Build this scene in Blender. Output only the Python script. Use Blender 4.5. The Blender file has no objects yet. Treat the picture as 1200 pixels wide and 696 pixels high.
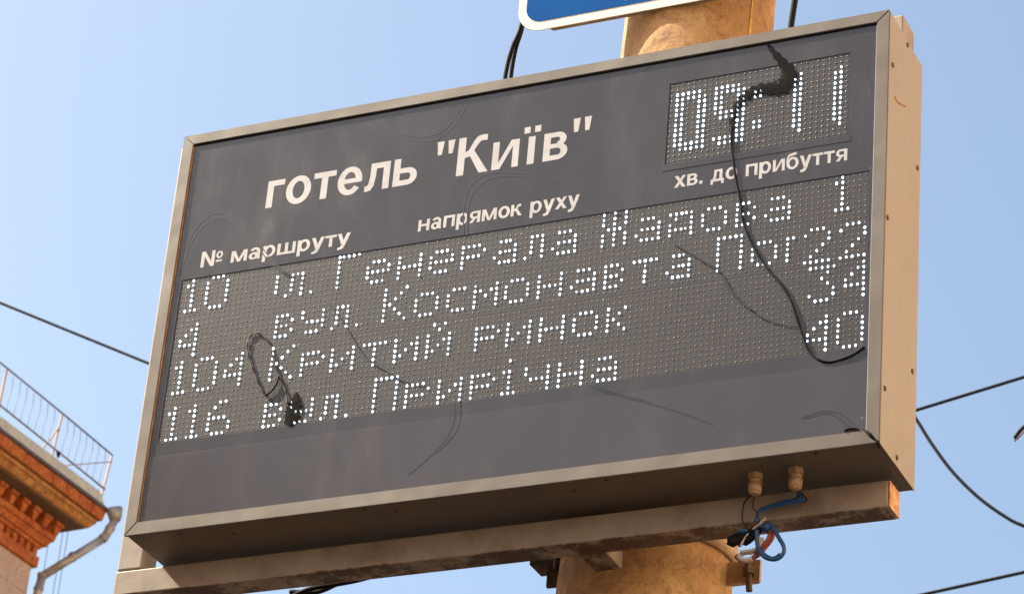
import bpy, bmesh, math, random
import numpy as np
from mathutils import Vector, Matrix
random.seed(7)
rnd = random.random
S = bpy.context.scene
COL = S.collection

# ------------------------------------------------------------------ camera
F_PX = 3694.0                         # focal length in pixels of a 1200 px wide picture
CAM = Vector((2.70897, -4.09667, -2.68001))   # z is measured from the display; the pavement is at -4.28
_f = Vector((-0.39164304, 0.78123477, 0.4860946)).normalized()
_r = Vector((0.90991735, 0.40728659, 0.0785369)).normalized()
_u = _r.cross(_f).normalized(); _r = _f.cross(_u).normalized()
cd = bpy.data.cameras.new('camera'); cam = bpy.data.objects.new('camera', cd); COL.objects.link(cam)
m = Matrix(((_r.x, _u.x, -_f.x), (_r.y, _u.y, -_f.y), (_r.z, _u.z, -_f.z))).to_4x4()
m.translation = CAM
cam.matrix_world = m
cd.sensor_width = 36; cd.lens = F_PX / 1200 * 36
cd.clip_start = 0.1; cd.clip_end = 5000
cd.dof.use_dof = True; cd.dof.focus_distance = 5.2; cd.dof.aperture_fstop = 25
S.camera = cam

def at(px, py, axis, v):
    """the point of the plane axis = v that stands behind a spot of the photograph"""
    d = _f + _r * ((px - 600) / F_PX) - _u * ((py - 348) / F_PX)
    t = (v - CAM[axis]) / d[axis]
    return CAM + d * t

# ------------------------------------------------------------------ sky, sun, exposure
EL, PHI = math.radians(45), math.radians(15)
SUN = Vector((-math.cos(PHI) * math.cos(EL), -math.sin(PHI) * math.cos(EL), math.sin(EL)))
W = bpy.data.worlds.new('World'); S.world = W; W.use_nodes = True
nt = W.node_tree; nt.nodes.clear()
sk = nt.nodes.new('ShaderNodeTexSky'); sk.sky_type = 'NISHITA'; sk.sun_disc = False
sk.sun_elevation = EL; sk.sun_rotation = math.atan2(SUN.x, SUN.y)
sk.air_density = 1.0; sk.dust_density = 5.0; sk.ozone_density = 1.0; sk.altitude = 100
bg = nt.nodes.new('ShaderNodeBackground'); bg.inputs['Strength'].default_value = 0.11
wo = nt.nodes.new('ShaderNodeOutputWorld')
hz = nt.nodes.new('ShaderNodeMix'); hz.data_type = 'RGBA'; hz.blend_type = 'MULTIPLY'; hz.inputs[0].default_value = 1
hz.inputs[7].default_value = (.975, 1.03, 1.0, 1)          # a little cleaner than the stock sky
nt.links.new(sk.outputs[0], hz.inputs[6]); nt.links.new(hz.outputs[2], bg.inputs[0]); nt.links.new(bg.outputs[0], wo.inputs[0])
sl = bpy.data.lights.new('sun', 'SUN'); sl.energy = 4.8; sl.angle = math.radians(0.6); sl.color = (1, .88, .70)
so = bpy.data.objects.new('sun', sl); COL.objects.link(so)
so.rotation_euler = SUN.to_track_quat('Z', 'Y').to_euler(); so.location = (-6, -4, 8)
S.view_settings.view_transform = 'Standard'; S.view_settings.look = 'None'
S.view_settings.exposure = 1.22; S.view_settings.gamma = 1; S.view_settings.use_curve_mapping = False

# ------------------------------------------------------------------ materials
class MT:
    def __init__(s, name, rough=.6, metal=0.0, spec=.5):
        s.m = bpy.data.materials.new(name); s.m.use_nodes = True
        s.t = s.m.node_tree; s.b = s.t.nodes['Principled BSDF']
        s.b.inputs['Roughness'].default_value = rough; s.b.inputs['Metallic'].default_value = metal
        s.b.inputs['Specular IOR Level'].default_value = spec
        s.tc = s.t.nodes.new('ShaderNodeTexCoord').outputs['Object']
    def n(s, t, **k):
        q = s.t.nodes.new(t)
        for a, b in k.items(): setattr(q, a, b)
        return q
    def l(s, a, b): s.t.links.new(a, b)
    def noise(s, scale, detail=5, rough=.6, stretch=None, dist=0):
        q = s.n('ShaderNodeTexNoise'); q.inputs['Scale'].default_value = scale
        q.inputs['Detail'].default_value = detail; q.inputs['Roughness'].default_value = rough
        q.inputs['Distortion'].default_value = dist
        c = s.tc
        if stretch:
            mp = s.n('ShaderNodeMapping'); mp.inputs['Scale'].default_value = stretch; s.l(s.tc, mp.inputs[0]); c = mp.outputs[0]
        s.l(c, q.inputs['Vector']); return q.outputs['Fac']
    def ramp(s, fac, stops):
        q = s.n('ShaderNodeValToRGB'); e = q.color_ramp.elements
        while len(e) > 1: e.remove(e[-1])
        e[0].position = stops[0][0]; e[0].color = (*stops[0][1], 1)
        for p, c in stops[1:]:
            x = e.new(p); x.color = (*c, 1)
        s.l(fac, q.inputs[0]); return q.outputs[0]
    def mask(s, fac, a, b):
        q = s.n('ShaderNodeMapRange'); q.inputs['From Min'].default_value = a; q.inputs['From Max'].default_value = b
        q.interpolation_type = 'SMOOTHSTEP'; s.l(fac, q.inputs['Value']); return q.outputs['Result']
    def mix(s, fac, a, b, mode='MIX'):
        q = s.n('ShaderNodeMix', data_type='RGBA', blend_type=mode)
        for v, i in ((fac, 0), (a, 6), (b, 7)):
            if isinstance(v, (tuple, list)): q.inputs[i].default_value = (*v, 1)
            elif isinstance(v, (int, float)): q.inputs[i].default_value = v
            else: s.l(v, q.inputs[i])
        return q.outputs[2]
    def math(s, op, a, b=0.0):
        q = s.n('ShaderNodeMath', operation=op)
        for i, v in enumerate((a, b)):
            if isinstance(v, (int, float)): q.inputs[i].default_value = v
            else: s.l(v, q.inputs[i])
        return q.outputs[0]
    def axis(s, i):
        q = s.n('ShaderNodeSeparateXYZ'); s.l(s.tc, q.inputs[0]); return q.outputs[i]
    def col(s, c):
        if isinstance(c, (tuple, list)): s.b.inputs['Base Color'].default_value = (*c, 1)
        else: s.l(c, s.b.inputs['Base Color'])
        return s
    def bump(s, h, strength=.3, dist=.002):
        q = s.n('ShaderNodeBump'); q.inputs['Strength'].default_value = strength; q.inputs['Distance'].default_value = dist
        s.l(h, q.inputs['Height']); s.l(q.outputs[0], s.b.inputs['Normal']); return s
    def rough(s, v): s.l(v, s.b.inputs['Roughness']); return s

def plain(name, c, rough=.6, metal=0., var=.15, scale=20, spec=.5):
    t = MT(name, rough, metal, spec); n = t.noise(scale)
    t.col(t.ramp(n, [(.3, tuple(x * (1 - var) for x in c)), (.7, tuple(min(1, x * (1 + var)) for x in c))]))
    return t.m
M = {}
# box paint: greige powder coat with faint dirt and vertical streaks
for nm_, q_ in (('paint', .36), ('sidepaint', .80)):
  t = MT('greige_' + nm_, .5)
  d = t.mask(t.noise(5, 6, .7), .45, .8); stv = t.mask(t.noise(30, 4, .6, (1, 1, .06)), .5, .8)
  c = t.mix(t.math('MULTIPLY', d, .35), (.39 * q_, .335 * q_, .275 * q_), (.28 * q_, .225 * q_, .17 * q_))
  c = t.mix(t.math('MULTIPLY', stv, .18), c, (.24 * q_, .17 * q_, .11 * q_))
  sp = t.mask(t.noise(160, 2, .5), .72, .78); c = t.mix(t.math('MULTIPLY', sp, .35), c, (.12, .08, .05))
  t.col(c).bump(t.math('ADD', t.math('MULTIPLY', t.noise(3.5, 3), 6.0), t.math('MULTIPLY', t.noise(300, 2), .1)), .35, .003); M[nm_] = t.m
# cream paint of the steel tubes, rust creeping from the edges
t = MT('worn_cream_paint', .55)
z = t.axis(2)
n1 = t.noise(9, 7, .7); n2 = t.noise(70, 6, .75)
c = t.ramp(n1, [(.3, (.19, .145, .11)), (.5, (.31, .25, .20)), (.75, (.39, .33, .275))])
low = t.mask(t.math('ADD', t.math('MULTIPLY', z, -1.0), t.math('MULTIPLY', t.math('SUBTRACT', t.noise(13, 9, .82), .5), .026)), .5450, .5475)
blot = t.mask(t.noise(7, 8, .8, dist=.6), .66, .72)
spk = t.mask(n2, .70, .76)
rustc = t.ramp(t.noise(60, 5), [(.3, (.06, .022, .010)), (.7, (.19, .07, .022))])
c = t.mix(t.math('MULTIPLY', low, .9), c, (.070, .036, .022)); c = t.mix(blot, c, rustc); c = t.mix(t.math('MULTIPLY', spk, .8), c, rustc)
t.col(c).bump(n2, .3, .001); M['cream'] = t.m
t = MT('rusty_end_paint', .6)
n2 = t.noise(55, 7, .75)
c = t.ramp(n2, [(.36, (.22, .07, .02)), (.5, (.55, .25, .09)), (.66, (.72, .48, .28))])
t.col(c).bump(n2, .3, .001); M['rust'] = t.m
t = MT('dark_rusty_steel', .7)
n2 = t.noise(40, 6, .7); t.col(t.ramp(n2, [(.35, (.05, .03, .02)), (.6, (.13, .09, .055)), (.8, (.22, .12, .05))])).bump(n2, .4, .001); M['darksteel'] = t.m
# concrete pole, painted and weathered to ochre
t = MT('stained_concrete', .8)
n1 = t.noise(5, 8, .72, (1, 1, .7), .5); n2 = t.noise(28, 8, .75, dist=.4); n3 = t.noise(120, 4, .7)
c = t.ramp(n1, [(.28, (.30, .16, .065)), (.45, (.50, .29, .12)), (.6, (.68, .45, .22)), (.72, (.84, .68, .43))])
cr = t.mask(n2, .54, .62); c = t.mix(t.math('MULTIPLY', cr, .6), c, (.25, .14, .075))
bl = t.mask(t.noise(11, 9, .85, dist=1.2), .5, .6); c = t.mix(t.math('MULTIPLY', bl, .6), c, (.27, .13, .05)); pit = t.mask(n3, .60, .68); c = t.mix(t.math('MULTIPLY', pit, .6), c, (.17, .10, .06))
run = t.mask(t.noise(16, 4, .6, (1, 1, .05)), .56, .7); c = t.mix(t.math('MULTIPLY', run, .35), c, (.42, .20, .07))
t.col(c).bump(t.math('ADD', n2, t.math('MULTIPLY', n3, .6)), .7, .006); M['pole'] = t.m
# grey face sheet
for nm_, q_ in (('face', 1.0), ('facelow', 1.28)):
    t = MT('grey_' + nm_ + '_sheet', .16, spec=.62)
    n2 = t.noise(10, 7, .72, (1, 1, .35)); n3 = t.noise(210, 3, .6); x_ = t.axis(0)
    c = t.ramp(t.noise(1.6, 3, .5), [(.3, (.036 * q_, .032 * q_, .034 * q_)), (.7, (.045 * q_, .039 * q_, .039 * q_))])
    c = t.mix(t.math('MULTIPLY', t.mask(n2, .48, .8), .28), c, (.10, .09, .083))
    sp = t.mask(n3, .74, .77); c = t.mix(t.math('MULTIPLY', sp, .35), c, (.16, .14, .13))
    scr = t.mask(t.noise(36, 4, .8, (.3, 1, 3)), .69, .72); c = t.mix(t.math('MULTIPLY', scr, .3), c, (.012, .010, .010))
    edge = t.math('MULTIPLY', t.mask(x_, 1.235, 1.285), t.mask(t.noise(60, 5, .8, (2.5, 1, .5)), .60, .68)); c = t.mix(t.math('MULTIPLY', edge, .5), c, (.35, .33, .30))
    ledge_ = t.math('MULTIPLY', t.mask(t.math('MULTIPLY', x_, -1.0), -.03, .01), t.mask(t.noise(18, 5, .7), .4, .6)); c = t.mix(t.math('MULTIPLY', ledge_, .4), c, (.012, .011, .012))
    t.col(c).rough(t.ramp(n2, [(.3, (.14,) * 3), (.75, (.30,) * 3)])); M[nm_] = t.m
t = MT('smoked_module', .35)
n1 = t.noise(6, 6, .7); c = t.ramp(n1, [(.3, (.032, .029, .030)), (.7, (.044, .039, .039))])
t.col(c); M['module'] = t.m
M['joint'] = plain('dark_joint', (.030, .023, .020), .7)
M['bump'] = plain('unlit_lens', (.13, .118, .108), .3, var=.45, scale=60)
M['letter'] = plain('letter_film', (.47, .475, .505), .55, var=.14, scale=26)
M['orange_edge'] = plain('orange_strip', (.42, .20, .06), .6, var=.4, scale=60)
M['black'] = plain('black_rubber_and_shade', (.007, .006, .006), .75, var=.4, spec=.2)
M['trace'] = plain('dark_wire_and_reflection', (.021, .0185, .0195), .3, spec=.6)
M['brownwire'] = plain('brown_wire', (.035, .022, .018), .5, var=.5)
M['blue'] = plain('blue_insulation', (.008, .065, .19), .4, var=.3)
M['redw'] = plain('red_insulation', (.28, .05, .04), .45)
M['whitew'] = plain('white_insulation', (.5, .43, .38), .5)
M['gland'] = plain('ivory_plastic', (.42, .27, .15), .45, var=.25, scale=50)
M['screw'] = plain('screw_steel', (.10, .07, .05), .5, .6, var=.5, scale=200)
M['zinc'] = plain('zinc_sheet', (.42, .37, .31), .45, .35, var=.3, scale=6)
t = MT('lit_lens', .3); t.col((.8, .85, .9)); t.b.inputs['Emission Color'].default_value = (.66, .85, 1, 1); t.b.inputs['Emission Strength'].default_value = 8.0; 
es = t.n('ShaderNodeMapRange'); es.inputs['From Min'].default_value = .38; es.inputs['From Max'].default_value = .62; es.inputs['To Min'].default_value = .8; es.inputs['To Max'].default_value = 9.0
t.l(t.noise(95, 2, .5), es.inputs['Value']); t.l(es.outputs['Result'], t.b.inputs['Emission Strength'])      # dots age unevenly
M['lit'] = t.m
# road sign
t = MT('blue_sign_film', .6, spec=.03)
n = t.noise(24, 7, .8, (2.2, 1, .35), .4); n0 = t.noise(3, 2)
sc = t.mask(n, .66, .70)
sc2 = t.mask(t.noise(60, 3, .7, (1, 1, 1)), .69, .73)
t.col(t.mix(t.math('MAXIMUM', t.math('MULTIPLY', sc, .55), sc2), t.ramp(n0, [(.3, (.001, .070, .30)), (.7, (.002, .10, .38))]), (.45, .62, .78))); M['signblue'] = t.m
t = MT('white_sign_film', .4); n = t.noise(20, 6, .7); t.col(t.ramp(n, [(.3, (.82, .78, .70)), (.7, (.88, .85, .79))])); M['signwhite'] = t.m
M['signback'] = plain('galvanised_flange', (.30, .23, .17), .6, .1, var=.3, scale=12)
# building
def rough_mat(name, stops, sc=3, fine=25, r=.85):
    t = MT(name, r); n = t.noise(sc, 8, .72, dist=.3); n2 = t.noise(fine, 5, .7)
    c = t.ramp(n, stops); c = t.mix(t.math('MULTIPLY', t.mask(n2, .5, .66), .55), c, tuple(x * .35 for x in stops[0][1]))
    t.col(c).bump(t.math('ADD', n2, n), .9, .05); return t.m
M['terra'] = rough_mat('terracotta', [(.3, (.36, .065, .010)), (.5, (.62, .145, .025)), (.75, (.76, .28, .06))], 5, 14)
M['ochre'] = rough_mat('ochre_plaster', [(.3, (.38, .12, .02)), (.5, (.62, .26, .06)), (.75, (.78, .44, .15))], 5, 14)
M['peach'] = rough_mat('peach_tile', [(.3, (.74, .49, .34)), (.7, (.86, .62, .45))], 2, 30)
M['ledge'] = rough_mat('pale_flashing', [(.3, (.74, .60, .38)), (.7, (.88, .78, .56))], 4, 20, .7)
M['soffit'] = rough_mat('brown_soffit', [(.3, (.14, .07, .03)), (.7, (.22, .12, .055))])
M['rail'] = plain('rusty_rail_paint', (.10, .075, .07), .6, var=.4, scale=8)
M['railpost'] = plain('orange_primer_post', (.30, .14, .07), .6, var=.4, scale=10)
M['facade'] = rough_mat('cream_stucco', [(.3, (.70, .50, .33)), (.7, (.82, .63, .45))], .6, 6)
M['glass'] = plain('window_glass', (.03, .035, .04), .08, var=.1)
M['asphalt'] = rough_mat('asphalt', [(.3, (.045, .043, .042)), (.7, (.06, .058, .055))], 1, 30)
M['paving'] = rough_mat('paving', [(.3, (.06, .052, .045)), (.7, (.085, .072, .06))], .8, 12)

# ------------------------------------------------------------------ helpers
def obj(name, bm, mat, parent=None, smooth=False, kind=None, label=None):
    me = bpy.data.meshes.new(name)
    bm.normal_update(); bm.to_mesh(me); bm.free()
    me.materials.append(M[mat] if isinstance(mat, str) else mat)
    if smooth:
        for p in me.polygons: p.use_smooth = True
    o = bpy.data.objects.new(name, me); COL.objects.link(o)
    if parent is not None:
        o.parent = parent; o.matrix_parent_inverse = PW[parent.name].inverted()
    if kind: o['kind'] = kind
    if label: o['label'] = label
    return o
PW = {}
class _PW(dict):
    def __missing__(s, k):
        return Matrix.Identity(4)
PW = _PW()
def thing(name, label, cat, loc, group=None):
    o = bpy.data.objects.new(name, None); COL.objects.link(o); o.location = loc
    o.empty_display_size = .1
    PW[o.name] = Matrix.Translation(loc)
    o['label'] = label; o['category'] = cat
    if group: o['group'] = group
    return o
def tag(o, label, cat, group=None):
    o['label'] = label; o['category'] = cat
    if group: o['group'] = group
    return o
def box(bm, lo, hi, bev=0.0, xf=None):
    r = bmesh.ops.create_cube(bm, size=1.0)['verts']
    for v in r:
        v.co = Vector([lo[i] + (hi[i] - lo[i]) * (v.co[i] + .5) for i in range(3)])
    if bev > 0:
        es = list({e for v in r for e in v.link_edges})
        q = bmesh.ops.bevel(bm, geom=es, offset=bev, segments=2, affect='EDGES', profile=.5)
        r = list({v for f in q['faces'] for v in f.verts} | {v for v in r if v.is_valid})
    if xf is not None:
        for v in r: v.co = xf @ v.co
    return r
def prism(bm, pts, vec):
    """closed polygon pts pushed along vec"""
    a = [bm.verts.new(p) for p in pts]; b = [bm.verts.new(Vector(p) + Vector(vec)) for p in pts]
    n = len(pts)
    bm.faces.new(a); bm.faces.new(b[::-1])
    for i in range(n): bm.faces.new((a[i], b[i], b[(i + 1) % n], a[(i + 1) % n]))
    bmesh.ops.recalc_face_normals(bm, faces=bm.faces)
def smooth_path(pts, n=8):
    P = [Vector(p) for p in pts]
    if len(P) < 3: return P
    out = []
    for i in range(len(P) - 1):
        p0 = P[max(i - 1, 0)]; p1 = P[i]; p2 = P[i + 1]; p3 = P[min(i + 2, len(P) - 1)]
        for k in range(n):
            s = k / n
            out.append(.5 * ((2 * p1) + (p2 - p0) * s + (2 * p0 - 5 * p1 + 4 * p2 - p3) * s * s + (3 * p1 - p0 - 3 * p2 + p3) * s ** 3))
    out.append(P[-1]); return out
def tube(bm, pts, r, seg=8, smooth=True, n=8, cap=True):
    P = smooth_path(pts, n) if smooth else [Vector(p) for p in pts]
    R = r if callable(r) else (lambda s: r)
    rings = []; up = None
    for i, p in enumerate(P):
        tn = (P[min(i + 1, len(P) - 1)] - P[max(i - 1, 0)]).normalized()
        if up is None:
            up = tn.orthogonal().normalized()
        up = (up - tn * up.dot(tn))
        up = up.normalized() if up.length > 1e-6 else tn.orthogonal().normalized()
        w = tn.cross(up); rr = R(i / (len(P) - 1))
        rings.append([bm.verts.new(p + (up * math.cos(a) + w * math.sin(a)) * rr) for a in [2 * math.pi * k / seg for k in range(seg)]])
    for a, b in zip(rings, rings[1:]):
        for k in range(seg):
            bm.faces.new((a[k], a[(k + 1) % seg], b[(k + 1) % seg], b[k]))
    if cap: bm.faces.new(rings[0][::-1]); bm.faces.new(rings[-1])
def cyl(bm, p0, p1, r, seg=16, r1=None):
    r1 = r if r1 is None else r1
    tube(bm, [p0, p1], lambda s: r + (r1 - r) * s, seg, False)
def B(): return bmesh.new()

# ------------------------------------------------------------------ ground and street
bm = B(); box(bm, (-400, -400, -4.9), (400, 400, -4.42)); o = obj('ground', bm, 'asphalt'); o['kind'] = 'structure'
bm = B(); box(bm, (-7, -60, -4.416), (5.0, 60, -4.28), .02); o = obj('pavement', bm, 'paving'); o['kind'] = 'structure'
bm = B(); box(bm, (5.002, -60, -4.416), (5.2, 60, -4.27), .02); o = obj('kerb', bm, 'paving'); o['kind'] = 'structure'

# ------------------------------------------------------------------ street building on the right (unseen, added to throw the warm light back)
X0 = 13.0
bl = thing('bounce_building', 'unseen tall cream stucco block added on the right to throw warm light back', 'building', (X0 + 6, 8, -4.42))
bm = B(); box(bm, (X0 + .25, -30, -4.42), (X0 + 12, 46, 17)); obj('wall', bm, 'facade', bl)
bm = B(); box(bm, (X0 - .2, -30.2, 16.6), (X0 + 12.2, 46.2, 17.3)); obj('bounce_cornice', bm, 'facade', bl)
pier = B()
for k in range(26):
    y = -29.9 + k * 3.0
    box(pier, (X0, y, -4.42), (X0 + .26, y + 1.5, 16.6))
for k in range(7):
    box(pier, (X0 + .02, -30, -4.3 + k * 3.0), (X0 + .255, 46, -3.2 + k * 3.0))
obj('pilaster', pier, 'facade', bl)
bm = B(); box(bm, (X0 + .2, .15, .1), (X0 + .262, 1.35, 1.8)); w0 = obj('window', bm, 'glass', bl)
for k in range(25):
    for j in range(7):
        if k or j:
            w1 = w0.copy(); COL.objects.link(w1); w1.parent = bl
        else: w1 = w0
        w1.location = (0, -28.4 + k * 3.0, -3.2 + j * 3.0)

lb = thing('shade_block', 'unseen low stucco block added on the left to shade the street', 'building', (-16, -26, -4.42))  # unseen block, added to keep the sun off the street
bm = B(); box(bm, (-22, -60, -4.42), (-10, 7, 7.6)); obj('wall', bm, 'peach', lb)
bm = B(); box(bm, (-22.2, -60.2, 7.602), (-9.8, 7.2, 7.9)); obj('shade_block_roof', bm, 'asphalt', lb)
# ------------------------------------------------------------------ corner of the old building at the left
A = Vector((-20.4729, 30.0, 16.0252)); U = Vector((.05373627, .99855516, 0)); N = Vector((.99855516, -.05373627, 0)); Z = Vector((0, 0, 1))
ob = thing('corner_building', 'old building corner with orange terracotta cornice, roof railing and downpipe', 'building', (A.x - 3, A.y - 4, -4.42))
LEN = 9.0; DEP = 6.0
def layer(name, z0, z1, o0, o1, mat, par=ob, label=None):
    """a course round the corner: top offset o0 at z0, bottom offset o1 at z1"""
    bm = B(); vs = []
    for z, o in ((z0, o0), (z1, o1)):
        vs.append([bm.verts.new(A + a * U + b * N + z * Z) for a, b in ((-LEN, -DEP), (-LEN, o), (o, o), (o, -DEP))])
    bm.faces.new(vs[0]); bm.faces.new(vs[1][::-1])
    for i in range(4): bm.faces.new((vs[0][i], vs[0][(i + 1) % 4], vs[1][(i + 1) % 4], vs[1][i]))
    bmesh.ops.recalc_face_normals(bm, faces=bm.faces)
    return obj(name, bm, mat, par, label=label)
layer('roof_flashing', .25, .012, -.11, -.03, 'ledge')
layer('gutter_edge', .010, -.035, .012, .008, 'rail')
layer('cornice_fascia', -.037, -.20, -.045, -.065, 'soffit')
layer('cornice_moulding', -.202, -.26, -.095, -.10, 'ochre')
layer('cornice_moulding', -.262, -.35, -.125, -.18, 'ochre')
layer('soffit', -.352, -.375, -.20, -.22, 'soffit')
layer('frieze', -.377, -.575, -.66, -.66, 'terra')
layer('cornice_moulding', -.577, -.66, -.47, -.485, 'terra')
layer('cornice_moulding', -.662, -.755, -.51, -.55, 'terra')
layer('cornice_moulding', -.757, -.80, -.585, -.60, 'terra')
layer('frieze', -.802, -.935, -.74, -.74, 'terra')
layer('cornice_moulding', -.937, -1.09, -.60, -.61, 'terra')
layer('wall', -1.092, -20.4, -.675, -.675, 'peach')
def dent(bm, a0, a1, b0, b1, z0, z1, tap=.02):
    p = []
    for z, s in ((z0, 0), (z1, tap)):
        p.append([bm.verts.new(A + a * U + b * N + z * Z) for a, b in ((a0 + s, b0), (a0 + s, b1 - s), (a1 - s, b1 - s), (a1 - s, b0))])
    bm.faces.new(p[0]); bm.faces.new(p[1][::-1])
    for i in range(4): bm.faces.new((p[0][i], p[0][(i + 1) % 4], p[1][(i + 1) % 4], p[1][i]))
    bmesh.ops.recalc_face_normals(bm, faces=bm.faces)
for k in range(14):
    a1 = -.42 - k * .272
    bm = B(); dent(bm, a1 - .160, a1 + .01, -.655, -.41, -.377, -.43, .0); dent(bm, a1 - .145, a1 - .005, -.655, -.435, -.4305, -.56, .035); obj('dentil', bm, 'terra', ob)
for k in range(22):
    a1 = -.62 - k * .165
    bm = B(); dent(bm, a1 - .095, a1, -.735, -.635, -.802, -.93, .01); obj('small_dentil', bm, 'terra', ob)
for i in range(9):
    for j in range(4):
        a1 = -.68 - i * .48; z1 = -1.10 - j * .42
        bm = B(); k = (rnd() - .5) * .006
        lo = [A + (a1 - .472) * U + (-.675) * N + (z1 - .412) * Z, None]
        pts = [A + a * U + (-.676) * N + z * Z for a, z in ((a1, z1), (a1 - .472, z1), (a1 - .472, z1 - .412), (a1, z1 - .412))]
        prism(bm, pts, N * (.018 + k)); obj('facing_tile', bm, 'peach', ob)
def course(name, z0, z1, o0, o1, step, mat, n_, jit=.008):
    for k in range(n_):
        a1 = (o0 if k == 0 else -k * step); a0 = -(k + 1) * step + .012; j = (rnd() - .5) * jit * 2; dz = rnd() * .006
        bm = B(); p = []
        for z, o in ((z0 - dz, o0), (z1 + dz * .5, o1)):
            aa = a1 if k else o
            p.append([bm.verts.new(A + a * U + b * N + z * Z) for a, b in ((a0, -.30), (a0, o + j), (aa, o + j), (aa, -.30))])
        bm.faces.new(p[0]); bm.faces.new(p[1][::-1])
        for i in range(4): bm.faces.new((p[0][i], p[0][(i + 1) % 4], p[1][(i + 1) % 4], p[1][i]))
        bmesh.ops.recalc_face_normals(bm, faces=bm.faces); bmesh.ops.bevel(bm, geom=list(bm.edges), offset=.008, segments=1, affect='EDGES')
        obj(name, bm, mat, ob)
course('fascia_block', -.037, -.198, -.016, -.042, .33, 'terra', 14)
course('moulding_block', -.264, -.345, -.112, -.165, .26, 'ochre', 16, .012)
# windows lower down the facade, below the picture
for i in range(3):
    for j in range(4):
        a = -2.0 - i * 2.6; z = -3.6 - j * 3.4
        bm = B(); prism(bm, [A + p * U + (-.68) * N + q * Z for p, q in ((a, z), (a - 1.3, z), (a - 1.3, z - 1.8), (a, z - 1.8))], N * .05)
        w_ = obj('window', bm, 'ledge', ob)
        bm = B(); prism(bm, [A + p * U + (-.64) * N + q * Z for p, q in ((a - .08, z - .08), (a - 1.22, z - .08), (a - 1.22, z - 1.72), (a - .08, z - 1.72))], N * .02)
        obj('pane', bm, 'glass', w_)
# roof railing
rl = thing('roof_railing', 'thin rusty steel railing with upright bars along the roof edge at left', 'railing', A + -1.0 * U - .25 * N + .2 * Z)
def RP(a, z, o=-.25): return A + a * U + o * N + z * Z
bm = B(); tube(bm, [RP(-6, 1.13), RP(-2.6, 1.085), RP(-1.066, 1.052), RP(.219, 1.009)], .013, 6, False); obj('top_rail', bm, 'rail', rl)
bm = B(); tube(bm, [RP(-6, .54), RP(-2.445, .50), RP(-1.09, .468), RP(.172, .438)], .014, 6, False); obj('bottom_rail', bm, 'rail', rl)
for a, b_, zt in ((-2.435, -2.47, 1.08), (-1.066, -1.16, 1.05), (.219, .10, 1.008), (-3.75, -3.78, 1.10)):
    bm = B(); tube(bm, [RP(a, zt), RP(b_, .20)], .017, 5, False); obj('post', bm, 'railpost', rl)
for s in range(3):
    x0, x1 = (-3.75, -2.45, -1.09)[s], (-2.45, -1.09, .19)[s]
    for k in range(1, 8):
        a = x0 + (x1 - x0) * k / 8; j = (rnd() - .5) * .016
        bm = B(); tube(bm, [RP(a + .01, 1.03 + .0), RP(a + .03 + j, .85), RP(a + j * .5, .68), RP(a - .02, .46)], .0045, 4, True, 3); obj('bar', bm, 'rail', rl)
bm = B(); tube(bm, [RP(-1.10, .80), RP(-1.378, .333)], .013, 5, False); obj('brace', bm, 'railpost', rl)
bm = B(); tube(bm, [RP(.24, .91), RP(-.833, .339)], .008, 5, False); obj('brace', bm, 'railpost', rl)
bm = B(); cyl(bm, RP(-1.02, .47), RP(-1.0, .39), .032, 8, .02); obj('insulator', bm, 'black', rl)
# downpipe
dp = thing('downpipe', 'jointed zinc downpipe bending from the roof corner back to the wall', 'downpipe', A + .05 * (N + U) - 1.0 * Z)
def DC(o, z): return A + o * (N + U) + z * Z
bm = B(); tube(bm, [DC(.055, .02), DC(.075, -.07), DC(.08, -.15)], lambda s: .13 - .05 * s, 10, False); obj('hopper', bm, 'zinc', dp, True)
for p0, p1 in (((.08, -.14), (.0, -.45)), ((.005, -.44), (-.545, -1.20)), ((-.545, -1.18), (-.575, -1.62)), ((-.575, -1.60), (-.58, -20.3))):
    bm = B(); tube(bm, [DC(*p0), DC(*p1)], .062, 12, False); obj('pipe_section', bm, 'zinc', dp, True)
for o_, z_ in ((.045, -.28), (.0, -.45), (-.27, -.82), (-.545, -1.19), (-.56, -1.40)):
    bm = B(); dz = .022; tube(bm, [DC(o_ + (.004 if o_ > -.5 else 0), z_ + dz), DC(o_ - (.02 if -.5 < o_ < .02 else .003), z_ - dz)], .073, 12, False); obj('pipe_collar', bm, 'zinc', dp, True)
for k, (px, a) in enumerate(((56, 0), (71, 1), (77, 2))):
    p = at(px, 640, 1, 33.5)
    bm = B(); cyl(bm, p - 20 * Z, p + Vector((0, 0, 1.2)), .006, 5)
    w = obj('hanging_wire', bm, 'trace'); tag(w, ['thin wire hanging under the dentils, leftmost behind the downpipe', 'middle of three thin wires hanging behind the downpipe', 'rightmost thin wire hanging behind the downpipe, nearest open sky'][k], 'wire', 'thin wires hanging behind the corner building')

# ------------------------------------------------------------------ concrete pole
def pole_c(z): return Vector((.789 + .034 * z, .36, z))
def pole_r(z): return .1425 - .0085 * z
pl = thing('concrete_pole', 'thick ochre stained concrete pole carrying the display board', 'pole', pole_c(-4.28))
bm = B(); tube(bm, [pole_c(z) for z in [-4.28 + k * .2 for k in range(48)]], lambda s: pole_r(-4.28 + s * 9.4), 64, False); obj('shaft', bm, 'pole', pl, True)
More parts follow.
